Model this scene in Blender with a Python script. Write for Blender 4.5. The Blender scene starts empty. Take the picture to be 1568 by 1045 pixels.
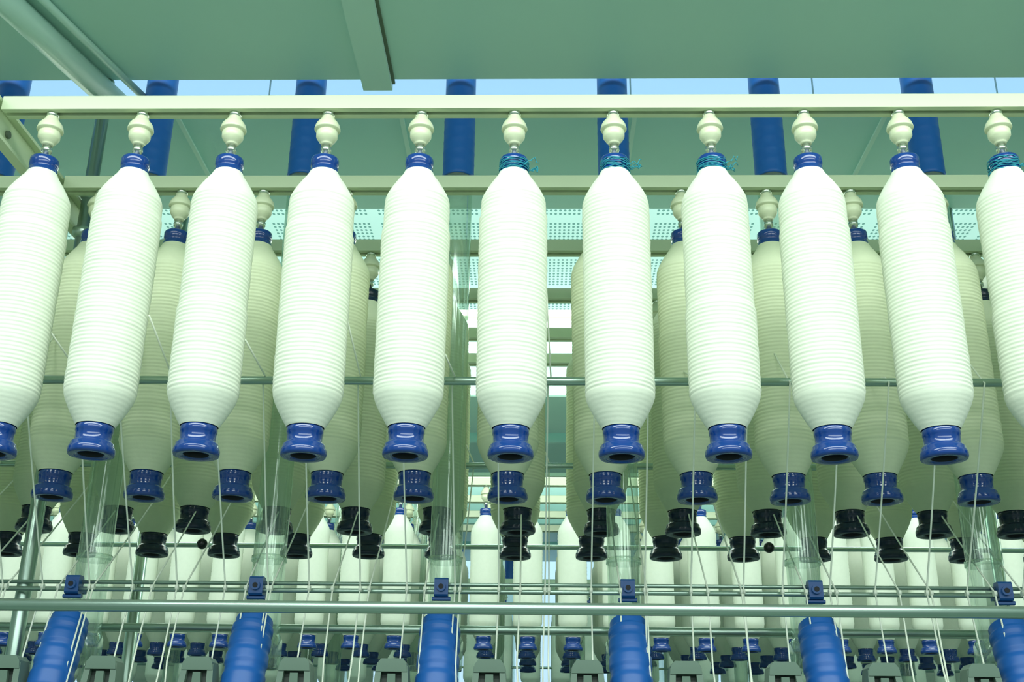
import bpy, math, random
from mathutils import Vector, Matrix
random.seed(7)
S = 0.2          # one bobbin pitch in metres
CZ = 1.4         # eye height
def P(x, d, h): return Vector((x*S, d*S, h*S+CZ))
scene = bpy.context.scene
try:
    scene.view_settings.view_transform = 'Standard'
except Exception as e:
    print(e)

# ------------------------------------------------------------ materials
def mat(name, col, rough=0.5, metal=0.0, spec=0.5, noise=0.0, nscale=20, sss=0.0, bump=0.0, coat=0.0, emis=None, es=0):
    m = bpy.data.materials.new(name); m.use_nodes = True
    nt = m.node_tree; b = nt.nodes['Principled BSDF']
    b.inputs['Base Color'].default_value = (*col, 1)
    b.inputs['Roughness'].default_value = rough
    b.inputs['Metallic'].default_value = metal
    b.inputs['Specular IOR Level'].default_value = spec
    b.inputs['Coat Weight'].default_value = coat
    if emis:
        b.inputs['Emission Color'].default_value = (*emis, 1)
        b.inputs['Emission Strength'].default_value = es
    if noise or bump:
        tc = nt.nodes.new('ShaderNodeTexCoord')
        n = nt.nodes.new('ShaderNodeTexNoise'); n.inputs['Scale'].default_value = nscale
        n.inputs['Detail'].default_value = 4
        nt.links.new(tc.outputs['Object'], n.inputs['Vector'])
        if noise:
            mr = nt.nodes.new('ShaderNodeMapRange')
            mr.inputs['To Min'].default_value = 1-noise; mr.inputs['To Max'].default_value = 1+noise
            nt.links.new(n.outputs['Fac'], mr.inputs['Value'])
            mx = nt.nodes.new('ShaderNodeVectorMath'); mx.operation = 'SCALE'
            mx.inputs[0].default_value = col
            nt.links.new(mr.outputs[0], mx.inputs['Scale'])
            nt.links.new(mx.outputs[0], b.inputs['Base Color'])
        if bump:
            bp = nt.nodes.new('ShaderNodeBump'); bp.inputs['Strength'].default_value = bump
            bp.inputs['Distance'].default_value = 0.002
            nt.links.new(n.outputs['Fac'], bp.inputs['Height'])
            nt.links.new(bp.outputs[0], b.inputs['Normal'])
    return m

M_yarn  = mat('roving_white', (0.83,0.885,0.745), 0.9, spec=0.1, noise=0.04, nscale=60, bump=0.3)
M_yarn2 = mat('roving_shaded', (0.80,0.86,0.62), 0.9, spec=0.1, noise=0.05, nscale=60, bump=0.3)  # rear rows: shade and light through the yarn put into a yellower colour
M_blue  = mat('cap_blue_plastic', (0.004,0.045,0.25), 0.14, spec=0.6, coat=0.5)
M_dark  = mat('cap_shaded_plastic', (0.005,0.018,0.05), 0.2, spec=0.6)  # caps of the two rearmost rows, their shade put into the colour
M_hole  = mat('bore_dark', (0.004,0.006,0.012), 0.6)
M_black = mat('black_bakelite', (0.006,0.008,0.008), 0.25)
M_knob  = mat('hanger_ivory_plastic', (0.74,0.80,0.56), 0.28, spec=0.5)
M_rail  = mat('rail_cream_paint', (0.63,0.73,0.50), 0.35, noise=0.03, nscale=8)
M_slot  = mat('rail_slot_shadow', (0.10,0.14,0.09), 0.6)
M_steel = mat('brushed_steel', (0.42,0.55,0.48), 0.28, metal=0.85, noise=0.05, nscale=30)
M_steel2= mat('hanger_steel', (0.6,0.68,0.6), 0.22, metal=0.9)
M_duct  = mat('duct_green_paint', (0.50,0.77,0.69), 0.45, noise=0.06, nscale=1.3)
M_duct2 = mat('duct_teal_paint', (0.40,0.72,0.67), 0.45, noise=0.06, nscale=1.3)
M_ductd = mat('duct_trim_paint', (0.54,0.79,0.71), 0.45, noise=0.04, nscale=3)
M_hose  = mat('hose_blue_rubber', (0.010,0.12,0.46), 0.38, spec=0.5, noise=0.06, nscale=12)
M_clamp = mat('clamp_blue', (0.010,0.08,0.28), 0.35)
M_thread= mat('yarn_strand', (0.90,0.95,0.82), 0.8, spec=0.2)
M_teal  = mat('teal_thread', (0.02,0.30,0.40), 0.7)
M_arm   = mat('arm_grey_plastic', (0.15,0.23,0.18), 0.45, noise=0.05, nscale=25)
M_armd  = mat('arm_dark', (0.03,0.05,0.04), 0.5)
M_mach  = mat('machine_paint', (0.25,0.33,0.27), 0.5)
M_wall  = mat('wall_paint', (0.55,0.68,0.60), 0.7, noise=0.03, nscale=2)
M_floor = mat('floor_epoxy', (0.22,0.32,0.27), 0.3, noise=0.08, nscale=2)
M_win   = mat('window_daylight', (0.4,0.5,0.6), 0.3, emis=(0.55,0.80,1.0), es=0.9)
M_sky   = mat('skylight_glass', (0.08,0.12,0.16), 0.4, emis=(0.33,0.60,0.92), es=0.9)
M_lamp  = mat('fluorescent_tube', (0.9,1,0.95), 0.4, emis=(0.85,1.0,0.93), es=2.0)

def clear_mat():
    m = bpy.data.materials.new('clear_acrylic'); m.use_nodes = True
    nt = m.node_tree; nt.nodes.clear()
    o = nt.nodes.new('ShaderNodeOutputMaterial')
    t = nt.nodes.new('ShaderNodeBsdfTransparent'); t.inputs[0].default_value = (0.84,0.91,0.86,1)
    g = nt.nodes.new('ShaderNodeBsdfGlossy'); g.inputs['Roughness'].default_value = 0.08
    g.inputs[0].default_value = (0.9,1,0.93,1)
    df = nt.nodes.new('ShaderNodeBsdfDiffuse'); df.inputs[0].default_value = (0.62,0.78,0.68,1)
    lw = nt.nodes.new('ShaderNodeLayerWeight'); lw.inputs['Blend'].default_value = 0.35
    mr = nt.nodes.new('ShaderNodeMapRange'); mr.inputs['To Min'].default_value = 0.06; mr.inputs['To Max'].default_value = 0.65
    nt.links.new(lw.outputs['Facing'], mr.inputs['Value'])
    m1 = nt.nodes.new('ShaderNodeMixShader'); m1.inputs[0].default_value = 0.17
    nt.links.new(t.outputs[0], m1.inputs[1]); nt.links.new(df.outputs[0], m1.inputs[2])
    m2 = nt.nodes.new('ShaderNodeMixShader')
    nt.links.new(mr.outputs[0], m2.inputs[0]); nt.links.new(m1.outputs[0], m2.inputs[1]); nt.links.new(g.outputs[0], m2.inputs[2])
    nt.links.new(m2.outputs[0], o.inputs[0])
    return m
M_clear = clear_mat()

def ceil_mat():
    m = bpy.data.materials.new('perforated_ceiling_tile'); m.use_nodes = True
    nt = m.node_tree; b = nt.nodes['Principled BSDF']; b.inputs['Roughness'].default_value = 0.6
    tc = nt.nodes.new('ShaderNodeTexCoord'); sp = nt.nodes.new('ShaderNodeSeparateXYZ')
    nt.links.new(tc.outputs['Object'], sp.inputs[0])
    def ma(op, a, bb=None):
        n = nt.nodes.new('ShaderNodeMath'); n.operation = op
        for i, v in enumerate((a, bb)):
            if v is None: continue
            if isinstance(v, (int, float)): n.inputs[i].default_value = v
            else: nt.links.new(v, n.inputs[i])
        return n.outputs[0]
    def cell(out, size):
        return ma('SUBTRACT', ma('FRACT', ma('DIVIDE', out, size)), 0.5)
    dx = cell(sp.outputs[0], 0.026); dy = cell(sp.outputs[1], 0.040)
    r2 = ma('ADD', ma('MULTIPLY', dx, dx), ma('MULTIPLY', dy, dy))
    dot = ma('LESS_THAN', r2, 0.085)
    tx = ma('LESS_THAN', ma('ABSOLUTE', cell(sp.outputs[0], 0.312)), 0.40)
    ty = ma('LESS_THAN', ma('ABSOLUTE', cell(sp.outputs[1], 0.48)), 0.42)
    fac = ma('MULTIPLY', dot, ma('MULTIPLY', tx, ty))
    mx = nt.nodes.new('ShaderNodeMix'); mx.data_type = 'RGBA'
    nt.links.new(fac, mx.inputs['Factor'])
    mx.inputs['A'].default_value = (0.68,0.84,0.78,1); mx.inputs['B'].default_value = (0.16,0.32,0.28,1)
    nt.links.new(mx.outputs['Result'], b.inputs['Base Color'])
    return m
M_ceil = ceil_mat()

# ------------------------------------------------------------ mesh builder (coordinates in pitch units)
class MB:
    def __init__(s): s.v=[]; s.f=[]; s.m=[]; s.sm=[]; s.mats=[]
    def mi(s, m):
        if m not in s.mats: s.mats.append(m)
        return s.mats.index(m)
    def quad(s, idx, m, smooth=False):
        s.f.append(idx); s.m.append(s.mi(m)); s.sm.append(smooth)
    def lathe(s, prof, m, seg=32, c=(0,0), rf=None, smooth=True, capb=False, capt=False):
        base = len(s.v); n = len(prof)
        for p in prof:
            for k in range(seg):
                a = 2*math.pi*k/seg
                r = p[0] if rf is None else rf(p[0], p[1], a)
                s.v.append((c[0]+r*math.cos(a), c[1]+r*math.sin(a), p[1]))
        for i in range(n-1):
            mm = prof[i+1][2] if len(prof[i+1])>2 else m
            for k in range(seg):
                k2=(k+1)%seg
                s.quad((base+i*seg+k, base+i*seg+k2, base+(i+1)*seg+k2, base+(i+1)*seg+k), mm, smooth)
        if capb: s.quad(tuple(base+k for k in range(seg)), m)
        if capt: s.quad(tuple(base+(n-1)*seg+k for k in range(seg)), m)
    def tube(s, pts, r, m, seg=10, rfun=None, caps=True):
        pts=[Vector(p) for p in pts]; n=len(pts); base=len(s.v)
        T=(pts[1]-pts[0]).normalized()
        ref = Vector((0,0,1)) if abs(T.z)<0.9 else Vector((1,0,0))
        N=(ref-T*ref.dot(T)).normalized()
        for i,p in enumerate(pts):
            if i==0: t=pts[1]-pts[0]
            elif i==n-1: t=pts[-1]-pts[-2]
            else: t=pts[i+1]-pts[i-1]
            t.normalize(); N=(N-t*N.dot(t)).normalized(); B=t.cross(N)
            rr = rfun(i/(n-1)) if rfun else r
            for k in range(seg):
                a=2*math.pi*k/seg
                q=p+N*(rr*math.cos(a))+B*(rr*math.sin(a)); s.v.append(tuple(q))
        for i in range(n-1):
            for k in range(seg):
                k2=(k+1)%seg
                s.quad((base+i*seg+k, base+i*seg+k2, base+(i+1)*seg+k2, base+(i+1)*seg+k), m, True)
        if caps:
            s.quad(tuple(base+k for k in range(seg)), m); s.quad(tuple(base+(n-1)*seg+k for k in range(seg)), m)
    def extrude(s, poly, axis, a, b, m, closed=True):
        base=len(s.v); n=len(poly)
        for t in (a,b):
            for (u,w) in poly:
                s.v.append({'x':(t,u,w),'y':(u,t,w),'z':(u,w,t)}[axis])
        for i in range(n):
            j=(i+1)%n
            s.quad((base+i,base+j,base+n+j,base+n+i), m)
        s.quad(tuple(base+i for i in range(n)), m); s.quad(tuple(base+n+i for i in range(n)), m)
    def box(s, x0,x1,y0,y1,z0,z1,m,bv=0.0):
        if bv:
            poly=[(y0+bv,z0),(y1-bv,z0),(y1,z0+bv),(y1,z1-bv),(y1-bv,z1),(y0+bv,z1),(y0,z1-bv),(y0,z0+bv)]
        else: poly=[(y0,z0),(y1,z0),(y1,z1),(y0,z1)]
        s.extrude(poly,'x',x0,x1,m)
    def mesh(s, name):
        me=bpy.data.meshes.new(name)
        me.from_pydata([(x*S,y*S,z*S) for x,y,z in s.v],[],s.f)
        for m in s.mats: me.materials.append(m)
        me.polygons.foreach_set('material_index', s.m)
        me.polygons.foreach_set('use_smooth', s.sm)
        me.update()
        import bmesh
        bm=bmesh.new(); bm.from_mesh(me); bmesh.ops.recalc_face_normals(bm, faces=bm.faces); bm.to_mesh(me); bm.free()
        return me
    def obj(s, name, parent=None, loc=(0,0,0)):
        return place(s.mesh(name), name, loc, parent)
def place(me, name, loc=(0,0,0), parent=None):
    o=bpy.data.objects.new(name, me); scene.collection.objects.link(o)
    if parent is not None:
        o.parent=parent; o.location=(loc[0]*S,loc[1]*S,loc[2]*S)
    else:
        o.location=P(*loc)
    return o
def empty(name, loc=(0,0,0)):
    o=bpy.data.objects.new(name,None); o.empty_display_size=0.05
    scene.collection.objects.link(o); o.location=P(*loc); return o

# ------------------------------------------------------------ roving bobbin (origin = hanging point, z down)
def bobbin(name, yarn, cap, seed, seg=48, sub=4, seam=None, lo=False):
    rnd=random.Random(seed); mb=MB()
    mb.lathe([(0.0,0.02),(0.05,0.02),(0.065,0.0),(0.065,-0.035),(0.045,-0.05)],M_steel2,20)
    mb.lathe([(0.04,-0.035),(0.066,-0.050),(0.072,-0.075),(0.084,-0.095),(0.106,-0.12),(0.124,-0.15),(0.133,-0.18),(0.138,-0.205),
              (0.134,-0.215),(0.112,-0.219),(0.104,-0.228),(0.110,-0.240),(0.115,-0.246),(0.113,-0.30),(0.106,-0.315),(0.080,-0.355),(0.066,-0.365),(0.060,-0.378),(0.058,-0.39),(0.0,-0.392)],M_knob,28)
    mb.lathe([(0.042,-0.37),(0.042,-0.42),(0.055,-0.425),(0.055,-0.47),(0.040,-0.475),(0.040,-0.60),(0,-0.60)],M_steel2,18)
    mb.lathe([(0,-0.555),(0.10,-0.555),(0.138,-0.565),(0.146,-0.58),(0.146,-0.66),(0.139,-0.668),(0.139,-0.70),(0.146,-0.705),(0.146,-0.80),(0.14,-0.81)],cap,32)
    zt,zb=-0.735,-3.50
    def env(z):
        if z>-0.79: return 0.150+( -0.735-z)/0.055*0.025
        if z>-1.07:
            t=(-0.79-z)/0.28; return 0.175+0.153*(1-(1-t)**1.25) if t<1 else 0.328
        if z>-1.17: return 0.328+0.011*math.sin((-1.07-z)/0.1*math.pi/2)
        if z>-3.18: return 0.339-0.007*((-1.17-z)/2.01)
        if z>-3.21:
            t=(-3.18-z)/0.03; return 0.332-0.006*t*t
        t=(-3.21-z)/0.29; return 0.326-0.146*t**1.18
    pitch=0.042 if not lo else 0.08
    zs=[]; z=zt
    while z>zb: zs.append(z); z-=pitch/sub
    zs.append(zb)
    k0=rnd.random()
    sz = seam; tilt=rnd.uniform(-0.05,0.05); ph=rnd.random()*6.28
    wob=[rnd.uniform(-1,1) for _ in range(400)]
    def rf(r,z,a):
        if z>-0.78 : amp=0.001
        elif z>-1.1: amp=0.0030
        elif z<-3.17: amp=0.0016
        else: amp=0.0098
        u=z/pitch+a/(2*math.pi)+k0
        i=int(-u)%399
        w=abs(math.sin(math.pi*u))
        rr=r+amp*(w-0.5)*(1+0.35*wob[i])+0.0016*wob[(i*7)%399]*(1 if -3.17<z<-1.1 else 0)
        if sz is not None and -3.17<z<-1.1:
            rr += 0.006*math.tanh(((sz+tilt*math.sin(a+ph))-z)*60)
        return rr
    mb.lathe([(env(z),z) for z in zs],yarn,seg,rf=rf)
    mb.lathe([(0.150,-3.46),(0.168,-3.50),(0.175,-3.51),(0.175,-3.56),(0.168,-3.57),(0.168,-3.645),(0.174,-3.655),(0.192,-3.665),
              (0.202,-3.68),(0.204,-3.705),(0.214,-3.715),(0.219,-3.735),(0.219,-3.765),(0.211,-3.785),(0.190,-3.79),(0.135,-3.785),(0.118,-3.775),
              (0.112,-3.72,M_hole),(0.108,-3.6,M_hole),(0.0,-3.6,M_hole)],cap,40)
    return mb.mesh(name)
front_meshes=[bobbin('roving_bobbin_a',M_yarn,M_blue,1,seam=-1.25),bobbin('roving_bobbin_b',M_yarn,M_blue,2,seam=-1.42),
              bobbin('roving_bobbin_c',M_yarn,M_blue,3,seam=-2.3),bobbin('roving_bobbin_d',M_yarn,M_blue,4,seam=None)]
row2_meshes=[bobbin('roving_bobbin_e',M_yarn2,M_blue,5,seam=-1.9,seg=40),bobbin('roving_bobbin_f',M_yarn2,M_blue,6,seam=None,seg=40)]
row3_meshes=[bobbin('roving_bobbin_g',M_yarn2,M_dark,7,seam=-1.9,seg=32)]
far_mesh=bobbin('roving_bobbin_far',M_yarn,M_blue,9,seg=20,sub=2,lo=True)

HR=6.69
ROWD=[10.42,12.13,13.85,15.45]
def xs(n0,n1,off=0.0):
    out=[]
    for i in range(n0,n1+1):
        out.append((-0.265+i*0.993 if i<=0 else 0.785+(i-1)*1.0)+off)
    return out
pattern=[1,0,2,1,1,0,3,2,1,1,2]
for r,d in enumerate(ROWD):
    off=[0,-0.08,0.0,-0.05][r]
    for i,x in zip(range(-10,11),xs(-10,10,off)):
        if r==0: me=front_meshes[pattern[(i+5)%11]]
        elif r==1: me=row2_meshes[i%2]
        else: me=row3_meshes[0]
        jit = random.uniform(-0.012,0.012)
        o=place(me,'roving_bobbin',(x+jit,d,HR))
        o.rotation_euler=(random.uniform(-0.004,0.004),random.uniform(-0.006,0.006),random.uniform(0,6.28))

def teal(x,d,seed,wisp=True):
    rnd=random.Random(seed); mb=MB()
    pts=[]
    for k in range(120):
        a=k*0.45; pts.append((0.153*math.cos(a)+rnd.uniform(-.004,.004),0.153*math.sin(a)+rnd.uniform(-.004,.004),-0.60-0.15*(k/120)+rnd.uniform(-.012,.012)))
    mb.tube(pts,0.005,M_teal,5)
    for j in range(4 if wisp else 0):
        q=[]; a0=rnd.uniform(-.9,0.1)
        for k in range(9):
            q.append(((0.15+k*0.016)*math.cos(a0+k*.06),(0.15+k*0.016)*math.sin(a0+k*.06),-0.70+0.014*k*rnd.uniform(.2,1.3)))
        mb.tube(q,0.005,M_teal,5)
    mb.obj('teal_marker_thread',loc=(x,d,HR))
for k,(i) in enumerate([0,1,2,5]): teal(xs(i,i)[0],10.42,k)

# ------------------------------------------------------------ creel frame
creel=empty('bobbin_creel_frame')
def rail(mb,x0,x1,d,h=HR,w=0.10):
    poly=[(d-w,h),(d-0.028,h),(d-0.028,h+0.05),(d-0.07,h+0.05),(d-0.07,h+0.12),(d+0.07,h+0.12),(d+0.07,h+0.05),(d+0.028,h+0.05),(d+0.028,h),
          (d+w,h),(d+w,h+0.16),(d+w-.02,h+0.175),(d-w+.02,h+0.175),(d-w,h+0.16)]
    mb.extrude(poly,'x',x0,x1,M_rail)
for r,d in enumerate(ROWD):
    mb=MB(); rail(mb,-5.74,6.2,d); rail(mb,6.36,13,d); rail(mb,-13,-5.9,d)
    mb.obj('bobbin_rail_%d'%(r+1),creel)
mb=MB()
for d in (16.95,18.1): rail(mb,-13,13,d,HR-0.02)
mb.obj('spare_rail',creel)
for j,x in enumerate((-5.82,6.28)):
    mb=MB()
    mb.extrude([(x-.06,6.42),(x+.06,6.42),(x+.06,6.46),(x-.02,6.46),(x-.02,6.80),(x+.06,6.80),(x+.06,6.84),(x-.06,6.84)],'y',8.6,18.4,M_rail)
    for d in [9.3,9.9]+[q+0.3 for q in ROWD]+[q-0.3 for q in ROWD]:
        mb.tube([(x-.03,d,6.62),(x+.01,d,6.62)],0.045,M_slot,14)
    mb.obj('support_arm_%d'%(j+1),creel)
    mb=MB()
    for (d,rr) in ((12.62,0.085),(16.2,0.085)):
        mb.tube([(x+.15,d,-6.9),(x+.15,d,8.6)],rr,M_steel,20)
        mb.lathe([(0.085,6.30),(0.13,6.32),(0.13,6.42),(0.085,6.44)],M_steel,20,c=(x+.15,d))
        mb.lathe([(0.085,6.84),(0.13,6.86),(0.13,6.93),(0.085,6.95)],M_steel,20,c=(x+.15,d))
        mb.lathe([(0.22,-6.99),(0.22,-6.9),(0.09,-6.88)],M_steel,20,c=(x+.15,d),capb=True)
    mb.obj('steel_post_%d'%(j+1),creel)
def rod(name,d,h,r,x0=-13,x1=13,m=M_steel):
    mb=MB(); mb.tube([(x0,d,h),(x1,d,h)],r,m,16); return mb.obj(name,creel)
rod('yarn_guide_rod_1',11.28,3.97,0.045)
rod('yarn_guide_rod_2',14.65,3.97,0.042)
rod('front_guide_rod',10.6,1.53,0.056)
rod('lower_thin_rod_1',12.53,2.06,0.022)
rod('lower_thin_rod_2',12.47,1.975,0.026)
rod('lower_rod',13.27,1.67,0.05)
rod('rear_rod',16.2,3.2,0.035)
for j,x in enumerate((-9.9,-3.93,2.66,8.6)):
    mb=MB()
    mb.tube([(x,13.25,2.63),(x*1.22,16.2,3.2)],0.02,M_steel,10)
    mb.lathe([(0.062*math.sin(math.pi*k/12),-0.062*math.cos(math.pi*k/12)) for k in range(13)],M_black,18)
    n=13*18
    for q in range(len(mb.v)-n,len(mb.v)):
        a=mb.v[q]; mb.v[q]=(a[0]+x,a[1]+13.22,a[2]+2.625)
    mb.obj('ball_handle_%d'%(j+1),creel)
# ------------------------------------------------------------ roving yarns
mb=MB()
for r,d in enumerate(ROWD):
    off=[0,-0.08,0,-0.05][r]
    for i,x in zip(range(-9,10),xs(-9,9,off)):
        xg=x+[0.36,-0.10,0.06,0.44][r]+random.uniform(-.03,.03)
        if r==0:
            pts=[(x+0.335,d+0.05,4.25+random.uniform(-.3,.5)),(xg+.03,11.27,4.02),(xg,11.33,3.96)]
            y0,z0=11.33,3.96
        elif r==1:
            pts=[(x-0.12,d-0.33,4.6+random.uniform(-.5,.3)),(xg-.02,11.27,4.02),(xg,11.23,3.95)]; y0,z0=11.23,3.95
        elif r==2:
            pts=[(x+0.1,d+0.33,4.9+random.uniform(-.5,.3)),(xg,14.63,4.02),(xg,14.60,3.95)]; y0,z0=14.60,3.95
        else:
            pts=[(x+0.30,d-0.16,4.9+random.uniform(-.5,.3)),(xg,14.66,4.02),(xg,14.70,3.95)]; y0,z0=14.70,3.95
        n=6
        ax=random.uniform(-.03,.03)
        for k in range(1,n+1):
            t=k/n
            pts.append((xg+ax*t, y0+(12.42-y0)*t, z0+(2.0-z0)*t-(0.03*math.sin(math.pi*t))))
        pts.append((xg+ax-.03*random.random(),12.2,1.2)); xe=xg+ax+random.uniform(-.08,.08)
        pts.append((xe,11.95,0.13))
        mb.tube(pts,0.0095,M_thread,6)
        mb.tube([(xg+ax-.016,12.42,1.99),(xg+ax+.016,12.42,1.99)],0.032,M_thread,8)
mb.obj('roving_yarn_strands')

# ------------------------------------------------------------ suction tubes
tube_x=[-1.05+2.01*k for k in range(-5,7)]
for x in tube_x:
    e=empty('suction_tube',(x,12.95,1.2))
    mb=MB()
    mb.lathe([(0.185,0.25),(0.185,6.4)],M_clear,28)
    mb.lathe([(0.20,0.0),(0.22,0.02),(0.22,0.30),(0.20,0.34),(0.187,0.36)],M_clear,28)
    for z in (1.2,): mb.lathe([(0.186,z-.03),(0.20,z-.03),(0.20,z+.03),(0.186,z+.03)],M_clear,24)
    mb.obj('clear_pipe',e)
    mb=MB()
    prof=[(0.186,6.12),(0.20,6.12)]
    z=6.14
    while z<7.35:
        prof += [(0.203,z),(0.206,z+0.02),(0.203,z+0.04)]
        z+=0.16
    prof+=[(0.2,7.42),(0.2,8.4)]
    mb.lathe(prof,M_hose,32)
    mb.obj('upper_hose',e)
    mb=MB()
    ctrl=[Vector((0,-0.42,0.46)),Vector((0,-0.52,0.30)),Vector((0,-0.70,-0.1)),Vector((0,-0.95,-0.9)),Vector((0,-1.0,-2.0))]
    N=90
    def bez(t):
        n=len(ctrl)-1; p=Vector((0,0,0))
        for i,c in enumerate(ctrl): p+=c*(math.comb(n,i)*t**i*(1-t)**(n-i))
        return p
    pts=[bez(k/N) for k in range(N+1)]
    def rf2(t):
        if t<0.008: return 0.14
        if t<0.02: return 0.185
        if t<0.12: return 0.20
        f=((t*9)%1.0)
        return 0.205+0.012*(1 if f<0.6 else 0)+0.02*t
    mb.tube(pts,0.2,M_hose,28,rfun=rf2)
    mb.tube([(0,-0.05,0.12),(0,-0.2,0.16),(0,-0.35,0.26),(0,-0.46,0.3)],0.13,M_clear,20)
    mb.obj('lower_hose',e)
    mb=MB()
    mb.box(-.075,.075,-0.53,-0.39,0.72,0.92,M_clamp,0.02)
    mb.tube([(0,-0.56,0.82),(0,-0.39,0.82)],0.05,M_clamp,16)
    mb.tube([(0,-0.565,0.82),(0,-0.555,0.82)],0.028,M_hole,14)
    mb.box(-.04,.04,-0.45,-0.18,0.76,0.82,M_clamp,0.01)
    mb.box(-.10,.10,-0.49,-0.43,0.68,0.72,M_clamp,0.01)
    mb.obj('rod_clamp',e)

# ------------------------------------------------------------ overhead ducts
duct=empty('overhead_air_duct')
mb=MB(); mb.box(-16,16,7.6,12.62,8.6,8.74,M_duct,0.03); mb.obj('front_duct_panel',duct)
mb=MB(); mb.box(-16,16,13.2,16.2,8.6,8.74,M_duct2,0.03); mb.obj('rear_duct_panel',duct)
for j,(x,w) in enumerate(((-8.6,.2),(-2.12,0.19),(8.36,0.19))):
    mb=MB(); mb.box(x-w,x+w,7.55,12.72,8.50,8.62,M_ductd,0.02)
    mb.box(x+w,x+w+0.04,7.55,12.66,8.57,8.6,M_slot)
    mb.obj('joint_strap_%d'%(j+1),duct)
for j,(x,w) in enumerate(((-5.0,.03),(-1.9,.03),(1.3,.03),(4.7,.03),(7.6,.03))):
    mb=MB(); mb.box(x-w,x+w,13.15,16.22,8.57,8.61,M_ductd); mb.obj('rear_seam_%d'%(j+1),duct)
mb=MB(); mb.tube([(-6.75,8.6,8.43),(-5.62,12.9,8.43)],0.17,M_ductd,20)
mb.tube([(-6.4,8.6,8.53),(-5.27,12.9,8.53)],0.05,M_ductd,12)
mb.obj('brace_pipe',duct)

# ------------------------------------------------------------ machine head / drafting arms
def arm_mesh():
    mb=MB()
    for sx in (-1,1):
        b=len(mb.v)
        pts=[(sx*.10,-.12,.42),(sx*.16,-.12,.42),(sx*.16,.10,.42),(sx*.10,.10,.42),
             (sx*.17,-.30,-.6),(sx*.25,-.30,-.6),(sx*.25,.16,-.6),(sx*.17,.16,-.6)]
        mb.v+=pts
        for f in ((0,1,2,3),(4,5,6,7),(0,1,5,4),(1,2,6,5),(2,3,7,6),(3,0,4,7)): mb.quad(tuple(b+i for i in f),M_arm)
    mb.extrude([(-.16,.36),(.16,.36),(.15,.44),(.11,.49),(-.11,.49),(-.15,.44)],'y',-.14,.12,M_arm)
    b=len(mb.v)
    mb.v+=[(-.10,-.06,.38),(.10,-.06,.38),(.10,.06,.38),(-.10,.06,.38),(-.17,-.2,-.6),(.17,-.2,-.6),(.17,.12,-.6),(-.17,.12,-.6)]
    for f in ((0,1,2,3),(4,5,6,7),(0,1,5,4),(1,2,6,5),(2,3,7,6),(3,0,4,7)): mb.quad(tuple(b+i for i in f),M_armd)
    mb.extrude([(-.05,.1),(.05,.1),(.04,.34),(-.04,.34)],'y',-.13,-.05,M_arm)
    mb.box(-.14,.14,-.22,-.1,-.08,-.02,M_arm,0.02)
    mb.tube([(-.27,-.1,-.35),(.27,-.1,-.35)],0.07,M_armd,14)
    return mb.mesh('drafting_arm')
am=arm_mesh()
for i in range(-10,12):
    place(am,'drafting_arm',(-0.50+i*1.0,12.2,0.74))
mb=MB()
mb.box(-14,14,11.3,14.4,-1.2,0.12,M_mach,0.05)
mb.box(-14,14,10.9,14.6,-2.0,-1.2,M_mach,0.05)
mb.box(-14,14,11.6,14.0,-7.0,-2.0,M_mach,0.05)
mb.box(-14,14,13.0,13.3,0.12,0.5,M_armd,0.05)
mb.obj('spinning_frame_body')

# ------------------------------------------------------------ distant creels
def far_creel(name, d0, rows, n, cap_tubes=True):
    e=empty(name,(0,d0,HR))
    for r in range(rows):
        d=r*1.72
        for i in range(-n,n+1):
            x=(-0.265+i*0.995 if i<=0 else 0.785+(i-1)*1.0)+random.uniform(-.02,.02)
            o=place(far_mesh,'hanging_bobbin',(x,d,0),e)
            o.rotation_euler=(0,0,random.uniform(0,6))
        mb=MB(); rail(mb,-n-2,n+2,d,0.0); mb.obj('rail',e)
    mb=MB()
    for (d,h,r) in ((0.85,-2.75,.042),(-.6,-4.7,.045),(-1.0,-5.2,.05),(2.0,-4.7,.04)):
        mb.tube([(-n-2,d,h),(n+2,d,h)],r,M_steel,10)
    for x in (-17.8,-5.7,6.3,18.3):
        mb.tube([(x,2.6,-HR-6.9),(x,2.6,1.9)],0.09,M_steel,12)
    mb.obj('rods_and_posts',e)
    mb=MB()
    for k in range(-n//2,n//2+1):
        x=-1.05+2.01*k
        mb.lathe([(0.19,-5.2),(0.19,0.7)],M_clear,14,c=(x,2.6))
        mb.lathe([(0.22,-5.6),(0.22,-5.0)],M_hose,14,c=(x,2.4))
        mb.lathe([(0.21,0.6),(0.21,1.9)],M_hose,14,c=(x,2.6))
    mb.obj('tubes',e)
    mb=MB()
    mb.box(-n-2,n+2,-1.0,2.0,1.91,3.4,M_duct,0.03)
    mb.box(-n-2,n+2,2.9,6.0,1.91,3.4,M_duct,0.03)
    mb.box(-n-2,n+2,-0.6,3.4,-HR-7.0,-6.3,M_mach,0.05)
    mb.obj('duct_and_body',e)
far_creel('distant_bobbin_creel',26.5,4,17)
far_creel('distant_bobbin_creel',40.5,2,24)

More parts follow.
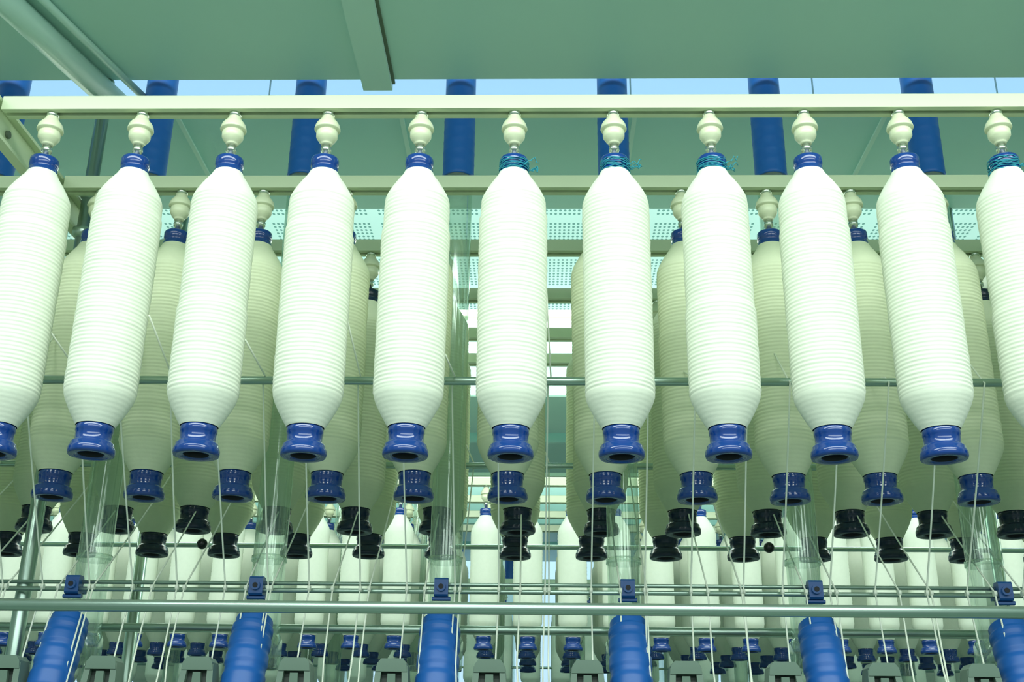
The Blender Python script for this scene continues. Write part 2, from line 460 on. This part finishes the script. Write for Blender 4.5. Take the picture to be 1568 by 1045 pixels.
# ------------------------------------------------------------ room
def slab(name,x0,x1,y0,y1,z0,z1,m):
    mb=MB(); mb.box(x0,x1,y0,y1,z0,z1,m); return mb.obj(name)
HC=15.0; W=30
slab('floor',-W,W,-12,50,-7.2,-7.0,M_floor)
slab('ceiling',-W,W,12,50,HC,HC+.3,M_ceil)
slab('wall_left',-W-.5,-W,-12,50,-7,HC,M_wall)
slab('wall_right',W,W+.5,-12,50,-7,HC,M_wall)
slab('wall_far',-W,W,50,50.5,-7,HC,M_wall)
for k in range(-3,4):
    slab('window_%d'%(k+4),k*8-3.6,k*8+3.6,49.9,49.98,3,14.2,M_win)
slab('skylight',-28,28,19.0,24.5,HC-.06,HC-.01,M_sky)
for j,(d,h) in enumerate(((21.5,8.7),(36.0,9.2))):
    mb=MB()
    mb.box(-24,24,d-.3,d+.3,h+.12,h+.3,M_rail,0.03)
    for dd in (-.15,.15): mb.tube([(-24,d+dd,h+.05),(24,d+dd,h+.05)],0.06,M_lamp,10)
    for x in range(-22,23,4): mb.tube([(x,d,h+.3),(x,d,HC-.07)],0.02,M_steel,6)
    mb.obj('fluorescent_luminaire')

# ------------------------------------------------------------ lights
def area(name,loc,target,sx,sy,power,col):
    l=bpy.data.lights.new(name,'AREA'); l.shape='RECTANGLE'; l.size=sx*S; l.size_y=sy*S
    l.energy=power; l.color=col
    o=bpy.data.objects.new(name,l); scene.collection.objects.link(o); o.location=P(*loc)
    dv=P(*target)-P(*loc); o.rotation_euler=dv.to_track_quat('-Z','Y').to_euler(); return o
area('aisle_lamp',(0,0,12.5),(0,10.4,4.5),34,3.5,128,(0.90,1.0,0.94))
area('front_fill_low',(2,-4,7),(0,11,4.0),26,3,42,(0.90,1.0,0.96))  # added low fill from the front, stands for no fixture
area('far_aisle_lamp',(0,20.5,9.5),(0,27,3.5),44,2,100,(0.92,1.0,0.92))
area('far_aisle_back_lamp',(0,20.5,8.4),(0,14,4),40,2,42,(0.93,1.0,0.84))
area('ceiling_fill',(0,24,10.4),(0,27,HC),44,4,55,(0.83,1.0,0.97))  # added upward fill to brighten the ceiling, no fitting there
area('ceiling_fill',(0,35,10.4),(0,37,HC),44,4,55,(0.83,1.0,0.97))  # second added ceiling fill, further back
w=bpy.data.worlds.new('world'); scene.world=w; w.use_nodes=True
bg=w.node_tree.nodes['Background']; bg.inputs[0].default_value=(0.69,0.94,0.86,1); bg.inputs[1].default_value=0.46

# ------------------------------------------------------------ camera
cam=bpy.data.cameras.new('camera'); cam.lens=40.18; cam.sensor_width=36; cam.sensor_fit='HORIZONTAL'
cam.clip_start=0.02; cam.clip_end=200
co=bpy.data.objects.new('camera',cam); scene.collection.objects.link(co)
co.matrix_world=Matrix.Translation(P(0,0,0)) @ Matrix.Rotation(math.radians(1.46),4,'Z') @ Matrix.Rotation(math.radians(90+21.4),4,'X') @ Matrix.Rotation(math.radians(0.67),4,'Z')
scene.camera=co
